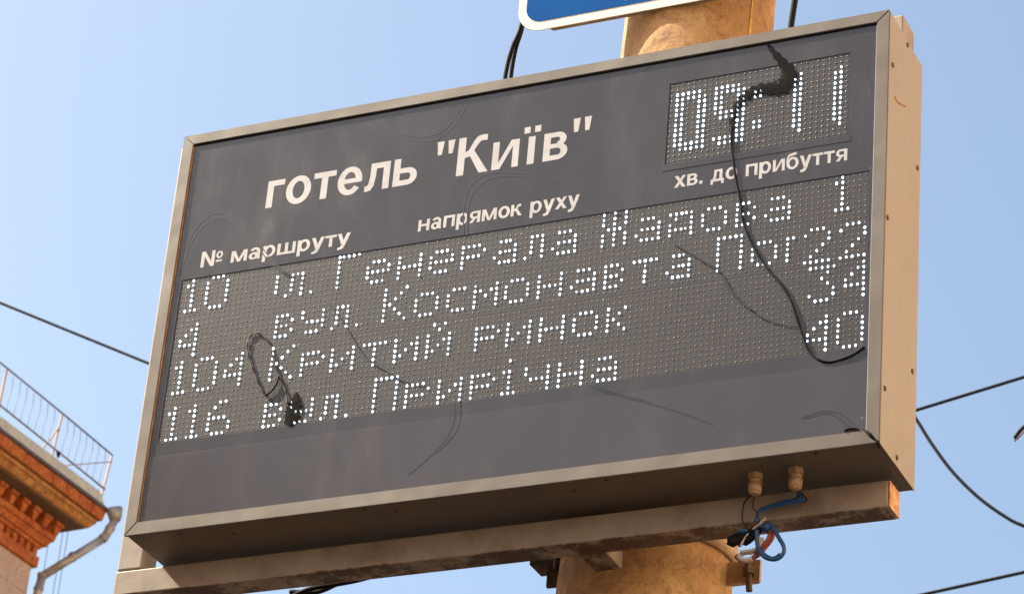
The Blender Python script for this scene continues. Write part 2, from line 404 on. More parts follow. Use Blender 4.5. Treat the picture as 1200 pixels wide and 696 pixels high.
# yellow paint run down the upper shaft
bm = B(); 
def on_pole(px, z, lift=.001):
    # azimuth chosen from the photograph's column at height z
    best = None
    for k in range(0, 400):
        a = -math.pi + k * math.pi / 400
        c = pole_c(z); p = c + Vector((math.cos(a), math.sin(a), 0)) * (pole_r(z) + lift)
        d = p - CAM; q = 600 + F_PX * d.dot(_r) / d.dot(_f)
        if best is None or abs(q - px) < best[0]: best = (abs(q - px), p, a)
    return best[1], best[2]
_, ay = on_pole(878, .5)
prev = None
for k in range(30):
    z = .2 + k * .05; c = pole_c(z); w = .018 + .006 * math.sin(k * 1.3) ; a = ay + .01 * math.sin(k * .7)
    cur = [bm.verts.new(c + Vector((math.cos(a + s * w), math.sin(a + s * w), 0)) * (pole_r(z) + .0012)) for s in (-1, -.3, .3, 1)]
    if prev:
        for i in range(3): bm.faces.new((prev[i], prev[i + 1], cur[i + 1], cur[i]))
    prev = cur
M['yellow'] = plain('yellow_paint', (.62, .38, .05), .6, var=.3, scale=30)
obj('yellow_paint_run', bm, 'yellow', pl, True)

# ------------------------------------------------------------------ steel carrying frame
fr = thing('steel_mount', 'cream painted square tube mount with rusty edges under and behind the display', 'bracket', (.6, .12, -.55))
bm = B(); box(bm, (-.110, .1005, -.547), (1.2845, .150, -.5005), .003); obj('beam', bm, 'cream', fr)
bm = B(); box(bm, (1.2847, .1015, -.546), (1.2875, .1492, -.5015), .0005); obj('end_plate', bm, 'rust', fr)
bm = B(); box(bm, (-.1085, .1015, -.499), (-.060, .149, .36), .003); obj('upright', bm, 'cream', fr)
bm = B(); box(bm, (1.266, .080, .303), (1.2995, .140, .356), .003)
for v in bm.verts:
    if v.co.z > .34: v.co.x += (-.0 if v.co.x > 1.28 else .002)
obj('top_lug', bm, 'cream', fr)
bm = B(); box(bm, (.7455, .1512, -.5465), (.7925, .236, -.502), .002); obj('stub_tube', bm, 'cream', fr)
bm = B(); box(bm, (.7455, .1512, .17), (.7925, .235, .217), .002); obj('stub_tube', bm, 'cream', fr)
# clamp band round the pole
def band(z0, z1, t, mat):
    bm = B(); seg = 72; rings = []
    for k in range(seg):
        a = 2 * math.pi * k / seg; e = Vector((math.cos(a), math.sin(a), 0))
        rings.append([bm.verts.new(pole_c(z) + e * (pole_r(z) + tt)) for z, tt in ((z0, .001), (z0, t), (z1, t), (z1, .001))])
    for k in range(seg):
        a, b = rings[k], rings[(k + 1) % seg]
        for i in range(4): bm.faces.new((a[i], b[i], b[(i + 1) % 4], a[(i + 1) % 4]))
    bmesh.ops.recalc_face_normals(bm, faces=bm.faces)
    return obj('clamp_band', bm, mat, fr, True)
band(-.477, -.425, .006, 'gland'); band(.16, .23, .006, 'cream')
for lo, hi in ((tuple(at(866, 683, 1, .36) - Vector((.03, 0, 0))), tuple(at(893, 657, 1, .368))), (tuple(at(866, 684, 1, .42) - Vector((.03, 0, 0))), tuple(at(891, 662, 1, .428))), ((.588, .29, -.482), (.66, .34, -.466)), ((.617, .30, -.522), (.65, .308, -.470))):
    bm = B(); box(bm, lo, hi, .001); obj('clamp_plate', bm, 'darksteel' if lo[0] < .7 else 'gland', fr)
bm = B(); cyl(bm, at(876.5, 655, 1, .352), at(878, 692, 1, .352), .0055, 10); cyl(bm, at(877, 665, 1, .352), at(877.2, 673, 1, .352), .0105, 6); obj('clamp_bolt', bm, 'darksteel', fr)
bm = B(); cyl(bm, (.640, .285, -.462), (.640, .285, -.50), .005, 8); obj('clamp_bolt', bm, 'darksteel', fr)

# ------------------------------------------------------------------ the display
D = thing('departure_board', 'large grey electronic bus departure board with white dot-matrix text, beige metal frame', 'display board', (.64, .06, -.4985))
XL, XR, ZB, ZT, YF = -.0345, 1.3043, -.4898, .3093, -.0045
YB = (at(1071.5, 571, 0, XR).y + at(1081.5, 72.5, 0, XR).y) / 2
w = .0165
IL, IR, IB, IT = -.0129, 1.2827, -.4660, .2887
def rail(name, outer, inner, label=None):
    """mitred frame profile: outer edge a-b, inner edge b'-a'"""
    bm = B(); (a, b), (c, d) = outer, inner
    P = [Vector((p[0], YF, p[1])) for p in (a, b, c, d)]
    prism(bm, P, Vector((0, -YF, 0)))
    es = [e for e in bm.edges]
    bmesh.ops.bevel(bm, geom=es, offset=.0008, segments=2, affect='EDGES')
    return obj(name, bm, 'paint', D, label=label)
g = .0006
rail('frame_rail', ((XL + g, ZT), (XR - g, ZT)), ((IR - g, IT), (IL + g, IT)), 'top frame rail')
rail('frame_rail', ((XL + g, ZB), (XR - g, ZB)), ((IR - g, IB), (IL + g, IB)), 'bottom frame rail')
rail('frame_rail', ((XL, ZB + g), (XL, ZT - g)), ((IL, IT - g), (IL, IB + g)), 'left frame rail')
rail('frame_rail', ((XR, ZB + g), (XR, ZT - g)), ((IR, IT - g), (IR, IB + g)), 'right frame rail')
i = .0025
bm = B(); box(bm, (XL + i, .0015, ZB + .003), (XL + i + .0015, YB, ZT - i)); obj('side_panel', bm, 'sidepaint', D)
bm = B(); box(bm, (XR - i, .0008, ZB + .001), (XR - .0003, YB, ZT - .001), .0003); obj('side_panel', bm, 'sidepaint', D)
bm = B(); box(bm, (XL + i + .002, .0012, ZB + .002), (XR - i - .001, YB - .0005, ZB + .0035)); obj('bottom_panel', bm, 'paint', D)
bm = B(); box(bm, (XL + i + .002, .0012, ZT - .0045), (XR - i - .001, YB - .0005, ZT - .003)); obj('top_panel', bm, 'paint', D)
bm = B(); box(bm, (XL + i + .0022, YB - .004, ZB + .004), (XR - i - .0012, YB - .002, ZT - .005)); obj('back_panel', bm, 'paint', D)
# shade under the top rail painted as a black strip; orange strip at the left
bm = B(); box(bm, (IL, -.0025, IT - .0025), (IR, .001, IT - .0002)); obj('rail_shade_strip', bm, 'black', D)
bm = B(); box(bm, (IL + .0002, -.0028, IB + .001), (IL + .0016, .001, IT - .004)); obj('inner_edge_strip', bm, 'orange_edge', D)
bm = B(); box(bm, (IR - .0012, -.0026, IB + .001), (IR - .0003, .001, IT - .004)); obj('inner_edge_strip', bm, 'letter', D)  # pale strip paints the sun on the right rail's inner lip
# LED grid geometry
GAP, SEAM = -.0027, .0027
def lx(c): return c * .01 + GAP * (c // 32 - 3)
def lz(r): return -r * .01 - SEAM * (r >= 16)
LX0, LX1, LZ0, LZ1 = lx(0) - .005, lx(127) + .005, lz(31) - .005, lz(0) + .005
CX, CZ = .9214, .2350
CX0, CX1, CZ0, CZ1 = CX - .005, CX + .315, CZ - .155, CZ + .005
# face sheet with two openings, the modules sit flush behind it
YS = -.0005
def sheet(name, x0, z0, x1, z1, mat='face', y0=YS, y1=.004, par=D, bev=0):
    bm = B(); box(bm, (x0, y0, z0), (x1, y1, z1), bev); return obj(name, bm, mat, par)
def slab_with_holes():
    bm = B()
    xs = [IL - .005, LX0, CX0, CX1, LX1, IR + .005]; zs = [IB - .005, LZ0, LZ1, CZ0, CZ1, IT + .005]
    def solid(i, j):
        x = (xs[i] + xs[i + 1]) / 2; z = (zs[j] + zs[j + 1]) / 2
        return not (LX0 < x < LX1 and LZ0 < z < LZ1) and not (CX0 < x < CX1 and CZ0 < z < CZ1)
    V = {}
    def v(i, j, y):
        k = (i, j, y)
        if k not in V: V[k] = bm.verts.new((xs[i], y, zs[j]))
        return V[k]
    a, b = YS, .0035
    for i in range(5):
        for j in range(5):
            if not solid(i, j): continue
            bm.faces.new((v(i, j, a), v(i + 1, j, a), v(i + 1, j + 1, a), v(i, j + 1, a)))
            bm.faces.new((v(i, j, b), v(i, j + 1, b), v(i + 1, j + 1, b), v(i + 1, j, b)))
            for di, dj, e in ((-1, 0, ((i, j), (i, j + 1))), (1, 0, ((i + 1, j), (i + 1, j + 1))), (0, -1, ((i, j), (i + 1, j))), (0, 1, ((i, j + 1), (i + 1, j + 1)))):
                ni, nj = i + di, j + dj
                if 0 <= ni < 5 and 0 <= nj < 5 and solid(ni, nj): continue
                (p, q), (r_, s_) = e
                bm.faces.new((v(p, q, a), v(r_, s_, a), v(r_, s_, b), v(p, q, b)))
    bmesh.ops.recalc_face_normals(bm, faces=bm.faces)
    return obj('face_sheet', bm, 'face', D)
slab_with_holes()
# the lower strip is a second sheet: narrow step below the LED field
bm = B(); box(bm, (IL + .0018, -.0011, IB + .0002), (IR - .0014, -.0006, LZ0 - .026), .0002); obj('lower_face_strip', bm, 'facelow', D)
bm = B(); box(bm, (CX0 - .004, -.0012, CZ0 - .013), (CX1 + .006, -.0006, CZ0 - .001), .0002); obj('clock_sill', bm, 'face', D)

G = {
 'К': "#...#,#..#.,#.#..,##...,#.#..,#..#.,#...#", 'Г': "#####,#....,#....,#....,#....,#....,#....", 'П': "#####,#...#,#...#,#...#,#...#,#...#,#...#",
 'Ж': "#.#.#,#.#.#,#.#.#,.###.,#.#.#,#.#.#,#.#.#", 'е': ",,.###.,#...#,#####,#....,.###.", 'н': ",,#...#,#...#,#####,#...#,#...#",
 'р': ",,####.,#...#,####.,#....,#....", 'а': ",,.###.,....#,.####,#...#,.####", 'л': ",,.###,.#.#,.#.#,.#.#,#..#", 'д': ",,#####,.#..#,#...#,#####,#...#",
 'о': ",,.###.,#...#,#...#,#...#,.###.", 'в': ",,###.,#..#,###.,#..#,###.", 'у': ",,#...#,#...#,.####,....#,.###.", '.': ",,,,,,#",
 'с': ",,.###,#...,#...,#...,.###", 'м': ",,#...#,##.##,#.#.#,#...#,#...#", 'т': ",,#####,..#..,..#..,..#..,..#..", 'г': ",,####,#...,#...,#...,#...",
 'и': ",,#...#,#..##,#.#.#,##..#,#...#", 'й': ".#.#.,..#..,#...#,#..##,#.#.#,##..#,#...#", 'к': ",,#..#,#.#.,##..,#.#.,#..#", 'і': ".#.,...,##.,.#.,.#.,.#.,###", 'ч': ",,#...#,#...#,.####,....#,....#",
 '0': ".###.,#...#,#...#,#...#,#...#,#...#,.###.", '1': ".#.,##.,.#.,.#.,.#.,.#.,###", '2': ".###.,#...#,....#,...#.,..#..,.#...,#####", '3': "#####,...#.,..#..,...#.,....#,#...#,.###.",
 '4': "...#,..##,.#.#,#..#,####,...#,...#", '6': "..##.,.#...,#....,####.,#...#,#...#,.###.",
}
def run(text, c0, r0, lo=0, hi=127):
    pts = set(); c = c0
    for ch in text:
        if ch == ' ': c += 3; continue
        rows = G[ch].split(','); wd = max(len(x) for x in rows)
        for r, row in enumerate(rows):
            for k, x in enumerate(row):
                if x == '#' and lo <= c + k <= hi: pts.add((c + k, r0 + r))
        c += wd + 1
    return pts
ROWS = [
 ('first line of dot-matrix text', run('10', 0, 0) | run('ул. Генерала Жадова', 15, 0, 19, 115) | run('1', 122, 0)),
 ('second line of dot-matrix text', run('4', 0, 9) | run('вул. Космонавта Пог', 20, 8, 19, 115) | run('22', 117, 9)),
 ('third line of dot-matrix text', run('104', 0, 16) | run('Критий ринок', 20, 16) | run('34', 118, 16)),
 ('fourth line of dot-matrix text', run('116', 0, 25) | run('вул. Прирічна', 20, 25) | run('40', 118, 25)),
]
for k in range(4):   # the left number column starts one dot in
    nm, ps = ROWS[k]; ROWS[k] = (nm, {((c + 1) if c < 18 else c, r) for c, r in ps})
def clock():
    p = set()
    def add(c0, rows):
        for r, row in enumerate(rows):
            for k, x in enumerate(row):
                if x == '#': p.add((c0 + k, r + 2))
    add(1, ["#####.", "######"] + ["##..##"] * 8 + ["######", ".#####"])
    add(8, ["#####.", "######"] + ["##..##"] * 3 + ["######", ".#####", "....##", "....##", "....##", "######", ".#####"])
    add(15, ["", "", "##", "##", "", "", "", "", "##", "##"])
    for c in (22, 29): add(c, [".#"] + ["##"] * 10 + [".#"])
    return p
CK = clock()
ck_pos = lambda c, r: (CX + c * .01, CZ - r * .01)
mn_pos = lambda c, r: (lx(c), lz(r))
YM = .0005
def domes(name, cells, pos, r, mat, par, label=None, drop=False, seg=6):
    verts = []; faces = []; hh = 1.3 if drop else .55
    for c, rr in cells:
        x, z = pos(c, rr); b = len(verts); s = r * (1 + (rnd() - .5) * .34)
        jx = (rnd() - .5) * .0004; jz = (rnd() - .5) * .0004
        for ring, (q, y) in enumerate(((1.0, YM), (.95, YM - r * .3 * hh), (.55, YM - r * .75 * hh))):
            for k in range(seg):
                a = 2 * math.pi * (k + .5) / seg
                zz = math.sin(a)
                if drop and zz > .4: zz *= 1.35
                verts.append((x + jx + s * q * math.cos(a) * (.9 if drop else 1), y, z + jz + s * q * zz))
        verts.append((x + jx, YM - r * 1.0 * hh, z + jz))
        for ring in range(2):
            for k in range(seg):
                a0 = b + ring * seg + k; a1 = b + ring * seg + (k + 1) % seg
                faces.append((a0, a1, a1 + seg, a0 + seg))
        for k in range(seg): faces.append((b + 2 * seg + k, b + 2 * seg + (k + 1) % seg, b + 3 * seg))
    me = bpy.data.meshes.new(name); me.from_pydata(verts, [], faces); me.update()
    me.materials.append(M[mat])
    for p in me.polygons: p.use_smooth = True
    o = bpy.data.objects.new(name, me); COL.objects.link(o)
    o.parent = par; o.matrix_parent_inverse = PW[par.name].inverted() if par is D else Matrix.Identity(4)
    o['kind'] = 'stuff'
    if label: o['label'] = label
    return o
alllit = set().union(*[p for _, p in ROWS])
MODS = []
for rr in range(2):
    for k in range(4):
        c0, r0 = k * 32, rr * 16
        x0, x1 = lx(c0) - .005, lx(c0 + 31) + .005; z1, z0 = lz(r0) + .005, lz(r0 + 15) - .005
        if k < 3: x1 = lx(c0 + 32) - .0055
        bm = B(); box(bm, (x0 + .0001, YM, z0 + (.0001 if rr else -.0025)), (x1 - .0001 + (.0005 if k < 3 else 0), .0035, z1 - .0001), .0001)
        mo = obj('led_module', bm, 'module', D)
        cells = [(c, r) for c in range(c0, c0 + 32) for r in range(r0, r0 + 16) if (c, r) not in alllit]
        um = domes('unlit_leds', cells, mn_pos, .0014, 'bump', D); um.parent = mo; um.matrix_parent_inverse = PW[D.name].inverted() @ Matrix.Identity(4) if False else Matrix.Identity(4)
        MODS.append((mo, um))
bm = B(); box(bm, (CX0 + .0004, YM, CZ0 + .0004), (CX1 - .0004, .0035, CZ1 - .0004), .0003)
mo = obj('led_module', bm, 'module', D, label='clock module')
um = domes('unlit_leds', [(c, r) for c in range(32) for r in range(16) if (c, r) not in CK], ck_pos, .0017, 'bump', D)
um.parent = mo; um.matrix_parent_inverse = Matrix.Identity(4); MODS.append((mo, um))
bm = B(); box(bm, (LX0, .0037, LZ0), (LX1, .0055, LZ1)); box(bm, (CX0, .0037, CZ0), (CX1, .0055, CZ1)); obj('module_backing', bm, 'module', D)
for nm, ps in ROWS: domes('lit_leds', sorted(ps), mn_pos, .00185, 'lit', D, nm, True, 8)
domes('lit_leds', sorted(CK), ck_pos, .00195, 'lit', D, 'clock digits', True, 8)

# printed headings
XH, CP = .519, .716
def g_rect(x0, y0, x1, y1): return ('p', [(x0, y0), (x1, y0), (x1, y1), (x0, y1)])
def g_ring(cx, cy, rx, ry, tx, ty, a0=0, a1=360): return ('r', cx, cy, rx, ry, tx, ty, a0, a1)
P_ = lambda *p: ('p', list(p))
r_ = g_rect; o_ = g_ring; s_ = .135
GL = {
 'о': (.53, [o_(.265, .26, .265, .272, .14, .105)]), 'г': (.36, [r_(0, 0, s_, XH), r_(.1, XH - .107, .36, XH)]),
 'т': (.47, [r_(.167, 0, .303, XH), r_(0, XH - .107, .47, XH)]),
 'е': (.51, [o_(.255, .26, .255, .272, .135, .10, 0, 325), r_(.10, .215, .508, .300)]),
 'л': (.50, [r_(.365, 0, .50, XH), r_(.12, XH - .107, .40, XH), P_((.10, XH), (.225, XH), (.215, .26), (.19, .09), (.13, .01), (.05, -.008), (0, 0), (0, .10), (.05, .105), (.075, .14), (.095, .28))]),
 'ь': (.49, [r_(0, 0, s_, XH), r_(.1, .235, .30, .33), r_(.1, 0, .30, .10), o_(.30, .165, .19, .165, .135, .098, -90, 90)]),
 '"': (.36, [P_((.025, .46), (.105, .46), (.14, CP), (0, CP)), P_((.245, .46), (.325, .46), (.36, CP), (.22, CP))]),
 'К': (.63, [r_(0, 0, .148, CP), P_((.14, .32), (.26, .34), (.40, .55), (.45, .60), (.52, .61), (.58, .60), (.58, .712), (.49, .722), (.38, .70), (.31, .62), (.22, .46), (.14, .43)), P_((.21, .41), (.33, .44), (.64, 0), (.46, 0))]),
 'и': (.53, [r_(0, 0, .128, XH), r_(.402, 0, .53, XH), P_((.06, 0), (.165, 0), (.47, XH), (.365, XH))]),
 'ї': (.33, [r_(.098, 0, .234, XH), r_(0, .59, .12, .71), r_(.21, .59, .33, .71)]),
 'в': (.48, [r_(0, 0, s_, XH), r_(.1, XH - .092, .27, XH), r_(.1, .222, .29, .305), r_(.1, 0, .29, .092), o_(.27, .384, .175, .135, .128, .09, -90, 90), o_(.29, .152, .19, .152, .135, .09, -90, 90)]),
 '№': (.90, [r_(0, 0, .14, CP), r_(.43, 0, .57, CP), P_((.01, CP), (.15, CP), (.56, 0), (.42, 0)), o_(.765, .47, .14, .165, .085, .07), r_(.635, .15, .895, .235)]),
 'м': (.67, [r_(0, 0, .13, XH), r_(.54, 0, .67, XH), P_((.01, XH), (.165, XH), (.39, 0), (.28, 0)), P_((.66, XH), (.505, XH), (.28, 0), (.39, 0))]),
 'а': (.49, [r_(.325, .04, .455, .36), P_((.325, .05), (.34, 0), (.48, 0), (.455, .06)), o_(.24, .345, .215, .185, .13, .10, 0, 158), o_(.195, .15, .195, .16, .125, .085), r_(.20, .235, .40, .31)]),
 'р': (.52, [r_(0, -.20, s_, XH), o_(.275, .26, .245, .272, .132, .105)]),
 'ш': (.75, [r_(0, 0, .13, XH), r_(.31, 0, .44, XH), r_(.62, 0, .75, XH), r_(.1, 0, .65, .105)]),
 'у': (.52, [P_((.375, XH), (.52, XH), (.32, -.07), (.19, .03)), P_((0, XH), (.148, XH), (.325, .0), (.19, .0)), P_((.03, -.20), (.13, -.21), (.25, -.175), (.32, -.07), (.19, .0), (.145, -.08), (.10, -.105), (.04, -.10))]),
 'н': (.52, [r_(0, 0, s_, XH), r_(.385, 0, .52, XH), r_(.1, .21, .42, .312)]),
 'п': (.52, [r_(0, 0, s_, XH), r_(.385, 0, .52, XH), r_(.1, XH - .107, .42, XH)]),
 'я': (.49, [r_(.355, 0, .49, XH), r_(.19, XH - .092, .40, XH), r_(.19, .185, .40, .277), o_(.19, .352, .18, .167, .13, .092, 90, 270), P_((0, 0), (.155, 0), (.32, .22), (.18, .22))]),
 'х': (.53, [P_((0, 0), (.16, 0), (.515, XH), (.362, XH)), P_((.01, XH), (.165, XH), (.53, 0), (.37, 0))]),
 'к': (.50, [r_(0, 0, s_, XH), P_((.13, .225), (.23, .24), (.33, .38), (.37, .415), (.45, .41), (.45, .515), (.36, .522), (.29, .49), (.21, .35), (.13, .32)), P_((.17, .29), (.29, .32), (.505, 0), (.345, 0))]),
 'д': (.59, [r_(0, 0, .59, .104), r_(0, -.125, .11, .05), r_(.48, -.125, .59, .05), r_(.385, .05, .515, XH), r_(.17, XH - .10, .42, XH), P_((.15, XH), (.27, XH), (.255, .26), (.215, .08), (.07, .08), (.125, .20))]),
 'б': (.54, [o_(.27, .26, .27, .272, .135, .10), P_((0, .26), (0, .42), (.03, .57), (.11, .67), (.25, .705), (.37, .715), (.42, .74), (.44, .63), (.36, .60), (.22, .585), (.14, .55), (.10, .47), (.12, .40), (.13, .28))]),
 '.': (.14, [r_(0, 0, .14, .14)]),
}
def sb(ch): return .016 if ch in 'тгухк' else (.030 if ch in 'оеб' else .040)
def lettering(text, p_bl, width, xheight, y, label):
    """flat film letters, each a piece of its own: lower left at p_bl (x, z), total width and x-height in metres"""
    pos = []; x = 0
    for k, ch in enumerate(text):
        if ch == ' ': x += .37; continue
        if k and text[k - 1] != ' ': x += sb(ch) + sb(text[k - 1])
        pos.append((ch, x)); x += GL[ch][0]
    sx = width / x; sz = xheight / XH
    for ch, x0 in pos:
        bm = B(); lay = 0
        for g_ in GL[ch][1]:
            L = y - lay * .00004; lay += 1
            Q_ = lambda a, b: bm.verts.new((p_bl[0] + (x0 + a) * sx, L, p_bl[1] + b * sz))
            if g_[0] == 'p':
                vs = [Q_(*p) for p in g_[1]]; f_ = bm.faces.new(vs)
                if len(vs) > 4: bmesh.ops.triangulate(bm, faces=[f_])
            else:
                _, cx, cy, rx, ry, tx, ty, a0, a1 = g_; n_ = 28; full = a1 - a0 >= 360
                io = []
                for k in range(n_ + (0 if full else 1)):
                    a = math.radians(a0 + (a1 - a0) * k / n_)
                    io.append((Q_(cx + rx * math.cos(a), cy + ry * math.sin(a)), Q_(cx + (rx - tx) * math.cos(a), cy + (ry - ty) * math.sin(a))))
                for k in range(n_):
                    (p, q), (u_, v_) = io[k], io[(k + 1) % len(io)]
                    bm.faces.new((p, u_, v_, q))
        for f_ in bm.faces:
            f_.normal_update()
            if f_.normal.y > 0: f_.normal_flip()
        obj('letter', bm, 'letter', D)
def seg(p, q):  # two photo points on the face
    a = at(*p, 1, YS); b = at(*q, 1, YS); return a, b
YL = YS - .0002
def head(text, bl, br, tl, label, href=XH):
    a = at(*bl, 1, YL); b = at(*br, 1, YL); c = at(*tl, 1, YL)
    lettering(text, (a.x, a.z), b.x - a.x, (c.z - a.z) * XH / href, YL, label)
head('готель "Київ"', (310.7, 244.5), (692.0, 160.5), (315, 213), 'heading')
head('№ маршруту', (234.5, 313.8), (409.5, 286.0), (238.5, 295.3), 'left heading', CP)
head('напрямок руху', (489.5, 271.7), (678.5, 241.5), (491.3, 258.2), 'middle heading')
head('хв. до прибуття', (789.7, 220.6), (992.6, 187.6), (793, 206.6), 'right heading')

# reflections of twin overhead wires, painted as faint ribbons on the face
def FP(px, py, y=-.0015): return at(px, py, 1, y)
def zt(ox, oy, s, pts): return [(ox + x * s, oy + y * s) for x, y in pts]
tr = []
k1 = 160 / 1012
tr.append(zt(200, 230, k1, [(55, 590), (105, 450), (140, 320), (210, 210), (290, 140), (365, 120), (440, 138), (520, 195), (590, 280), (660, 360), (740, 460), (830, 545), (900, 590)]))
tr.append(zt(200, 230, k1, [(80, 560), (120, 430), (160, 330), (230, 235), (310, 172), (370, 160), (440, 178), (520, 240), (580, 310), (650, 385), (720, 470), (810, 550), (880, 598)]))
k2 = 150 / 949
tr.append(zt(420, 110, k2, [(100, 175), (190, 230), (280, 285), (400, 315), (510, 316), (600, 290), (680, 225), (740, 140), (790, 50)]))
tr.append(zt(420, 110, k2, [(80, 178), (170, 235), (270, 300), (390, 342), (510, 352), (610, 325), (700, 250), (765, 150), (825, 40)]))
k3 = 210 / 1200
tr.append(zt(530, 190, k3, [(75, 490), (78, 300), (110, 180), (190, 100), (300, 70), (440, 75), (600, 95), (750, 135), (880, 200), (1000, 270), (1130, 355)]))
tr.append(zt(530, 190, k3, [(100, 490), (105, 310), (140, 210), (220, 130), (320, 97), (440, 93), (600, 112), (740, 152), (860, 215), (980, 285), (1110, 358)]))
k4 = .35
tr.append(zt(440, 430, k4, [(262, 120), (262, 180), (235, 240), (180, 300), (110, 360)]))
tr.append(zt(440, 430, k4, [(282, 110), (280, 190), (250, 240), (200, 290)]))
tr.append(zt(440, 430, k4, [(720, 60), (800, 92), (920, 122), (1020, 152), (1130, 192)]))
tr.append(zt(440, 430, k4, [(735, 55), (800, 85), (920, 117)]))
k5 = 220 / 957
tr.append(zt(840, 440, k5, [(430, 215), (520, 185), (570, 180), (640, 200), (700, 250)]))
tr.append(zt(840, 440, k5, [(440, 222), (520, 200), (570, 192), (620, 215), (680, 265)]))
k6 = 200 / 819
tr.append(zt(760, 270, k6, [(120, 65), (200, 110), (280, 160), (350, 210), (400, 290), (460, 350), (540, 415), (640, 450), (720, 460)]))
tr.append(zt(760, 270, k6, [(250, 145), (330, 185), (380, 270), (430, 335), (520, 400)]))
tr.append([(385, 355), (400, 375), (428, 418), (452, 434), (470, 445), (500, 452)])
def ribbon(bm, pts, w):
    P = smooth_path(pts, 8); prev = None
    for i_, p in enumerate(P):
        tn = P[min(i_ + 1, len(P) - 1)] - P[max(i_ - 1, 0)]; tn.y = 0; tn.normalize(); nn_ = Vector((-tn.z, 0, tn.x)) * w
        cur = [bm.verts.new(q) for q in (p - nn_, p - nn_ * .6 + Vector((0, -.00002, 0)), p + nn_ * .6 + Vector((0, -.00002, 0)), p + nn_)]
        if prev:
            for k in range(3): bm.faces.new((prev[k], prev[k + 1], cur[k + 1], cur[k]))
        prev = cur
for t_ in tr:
    bm = B(); ribbon(bm, [FP(*p, (-.0014 if FP(*p).z < LZ0 - .02 else -.00075) if not (LZ0 - .02 < FP(*p).z < LZ1) else -.0011) for p in t_], .00105); o = obj('reflected_wire_line', bm, 'trace', D)
bm = B(); tube(bm, [FP(*p, -.004) for p in zt(840, 440, k5, [(650, 283), (665, 274), (700, 270), (722, 276)])], .0022, 6); obj('gasket_loop', bm, 'black', D)
# sealing torn out of the lower right mitre
bm = B(); tube(bm, [at(1011, 503, 1, -.0205), at(1018, 508, 1, -.0212), at(1024, 514, 1, -.0205), at(1029, 518, 1, -.0195), (XR - .002, -.006, ZB - .0005), (XR - .004, .012, ZB - .001)], lambda s: .0012 + .0022 * math.sin(s * 6.0) ** 2, 6); obj('torn_seal', bm, 'black', D)
# screws
def screw(p, ax, r=.0048):
    bm = B(); q = Vector(p); a = Vector(ax)
    cyl(bm, q - a * .001, q + a * .0018, r, 10, r * .75)
    o = obj('screw', bm, 'screw', D, True)
for px, py in ((1046.2, 76.5), (1063.5, 53), (1075, 197), (1040, 255), (1069, 435), (1037, 455), (1051, 536)):
    p = at(px, py, 0, XR); screw((XR - .0002, p.y, p.z), (1, 0, 0), .0052)
for px, py in ((210.8, 625.6), (274, 625), (428, 595.5), (464, 598.5), (711, 562), (673, 574), (957, 531), (894, 546)):
    p = at(px, py, 2, ZB + .002); screw((p.x, p.y, ZB + .0018), (0, 0, -1), .0040)
# scuff on the side panel
bm = B(); tube(bm, [at(x, y, 0, XR + .0001) for x, y in ((1048.5, 114), (1051, 119), (1055, 122), (1061, 125))], .0012, 5); obj('scuff_mark', bm, 'ochre', D)
# cable glands
def gland(px, py):
    p = at(px, py, 2, -.500); g_ = B()
    cyl(g_, (p.x, p.y, ZB + .002), (p.x, p.y, ZB - .007), .0128, 6)
    o = obj('cable_gland', g_, 'gland', D)
    b2 = B(); cyl(b2, (p.x, p.y, ZB - .006), (p.x, p.y, ZB - .014), .0098, 16); cyl(b2, (p.x, p.y, ZB - .014), (p.x, p.y, ZB - .030), .0112, 14, .0106); cyl(b2, (p.x, p.y, ZB - .030), (p.x, p.y, ZB - .033), .0095, 14, .007)
    c_ = obj('gland_nut', b2, 'gland', D, True); c_.parent = o; c_.matrix_parent_inverse = Matrix.Identity(4)
    return p
g1 = gland(885, 564); g2 = gland(932.5, 558)

# ------------------------------------------------------------------ black cord and wire loop stuck to the face
def BP(pts, y=-.0019): return [at(x, yy, 1, y) for x, yy in pts]
cord = thing('black_cord', 'black cord trailing down the right half of the display face from a dark smear', 'cord', at(862, 200, 1, -.004))
bm = B(); tube(bm, BP([(857, 150), (857, 170), (860, 195), (863, 215), (868, 240), (871, 262), (882, 288), (897, 312), (915, 333), (926, 352), (933, 372), (939, 390), (946, 408), (956, 419), (970, 424), (985, 421), (998, 416), (1006, 411), (1013, 406)]), lambda s: .0020 + .0003 * math.sin(s * 60), 8); obj('cord', bm, 'black', cord, True)
# smear: dark patch, thick in the middle and breaking up at its rim
t = MT('dark_patch', .9, spec=.1); nn = t.noise(140, 6, .75); n2 = t.noise(22, 5, .7)
t.col((.010, .009, .010))
t.l(t.math('MULTIPLY', t.mask(nn, .34, .46), .96), t.b.inputs['Alpha']); M['darkpatch'] = t.m
def blob(pts, wid, y, seed=1, name='dark_smear', par=None, mat='darkpatch'):
    bm = B(); P = smooth_path([Vector((x, yy, 0)) for x, yy in pts], 10); Wd = lambda s: np.interp(s, np.linspace(0, 1, len(wid)), wid)
    prev = None; rg = random.Random(seed); L = len(P) - 1
    for i, p in enumerate(P):
        tn = (P[min(i + 1, L)] - P[max(i - 1, 0)]).normalized(); nrm = Vector((-tn.y, tn.x, 0)); wv = Wd(i / L) * (1 + .16 * math.sin(i * .9 + seed) + .08 * (rg.random() - .5))
        cur = []
        for s in (-1, -.6, 0, .6, 1):
            q = p + nrm * wv * s; bump_ = .0005 * (1 - s * s)
            cur.append(bm.verts.new(at(q.x, q.y, 1, y - bump_)))
        if prev:
            for k in range(4): bm.faces.new((prev[k], prev[k + 1], cur[k + 1], cur[k]))
        prev = cur
    return obj(name, bm, mat, par)
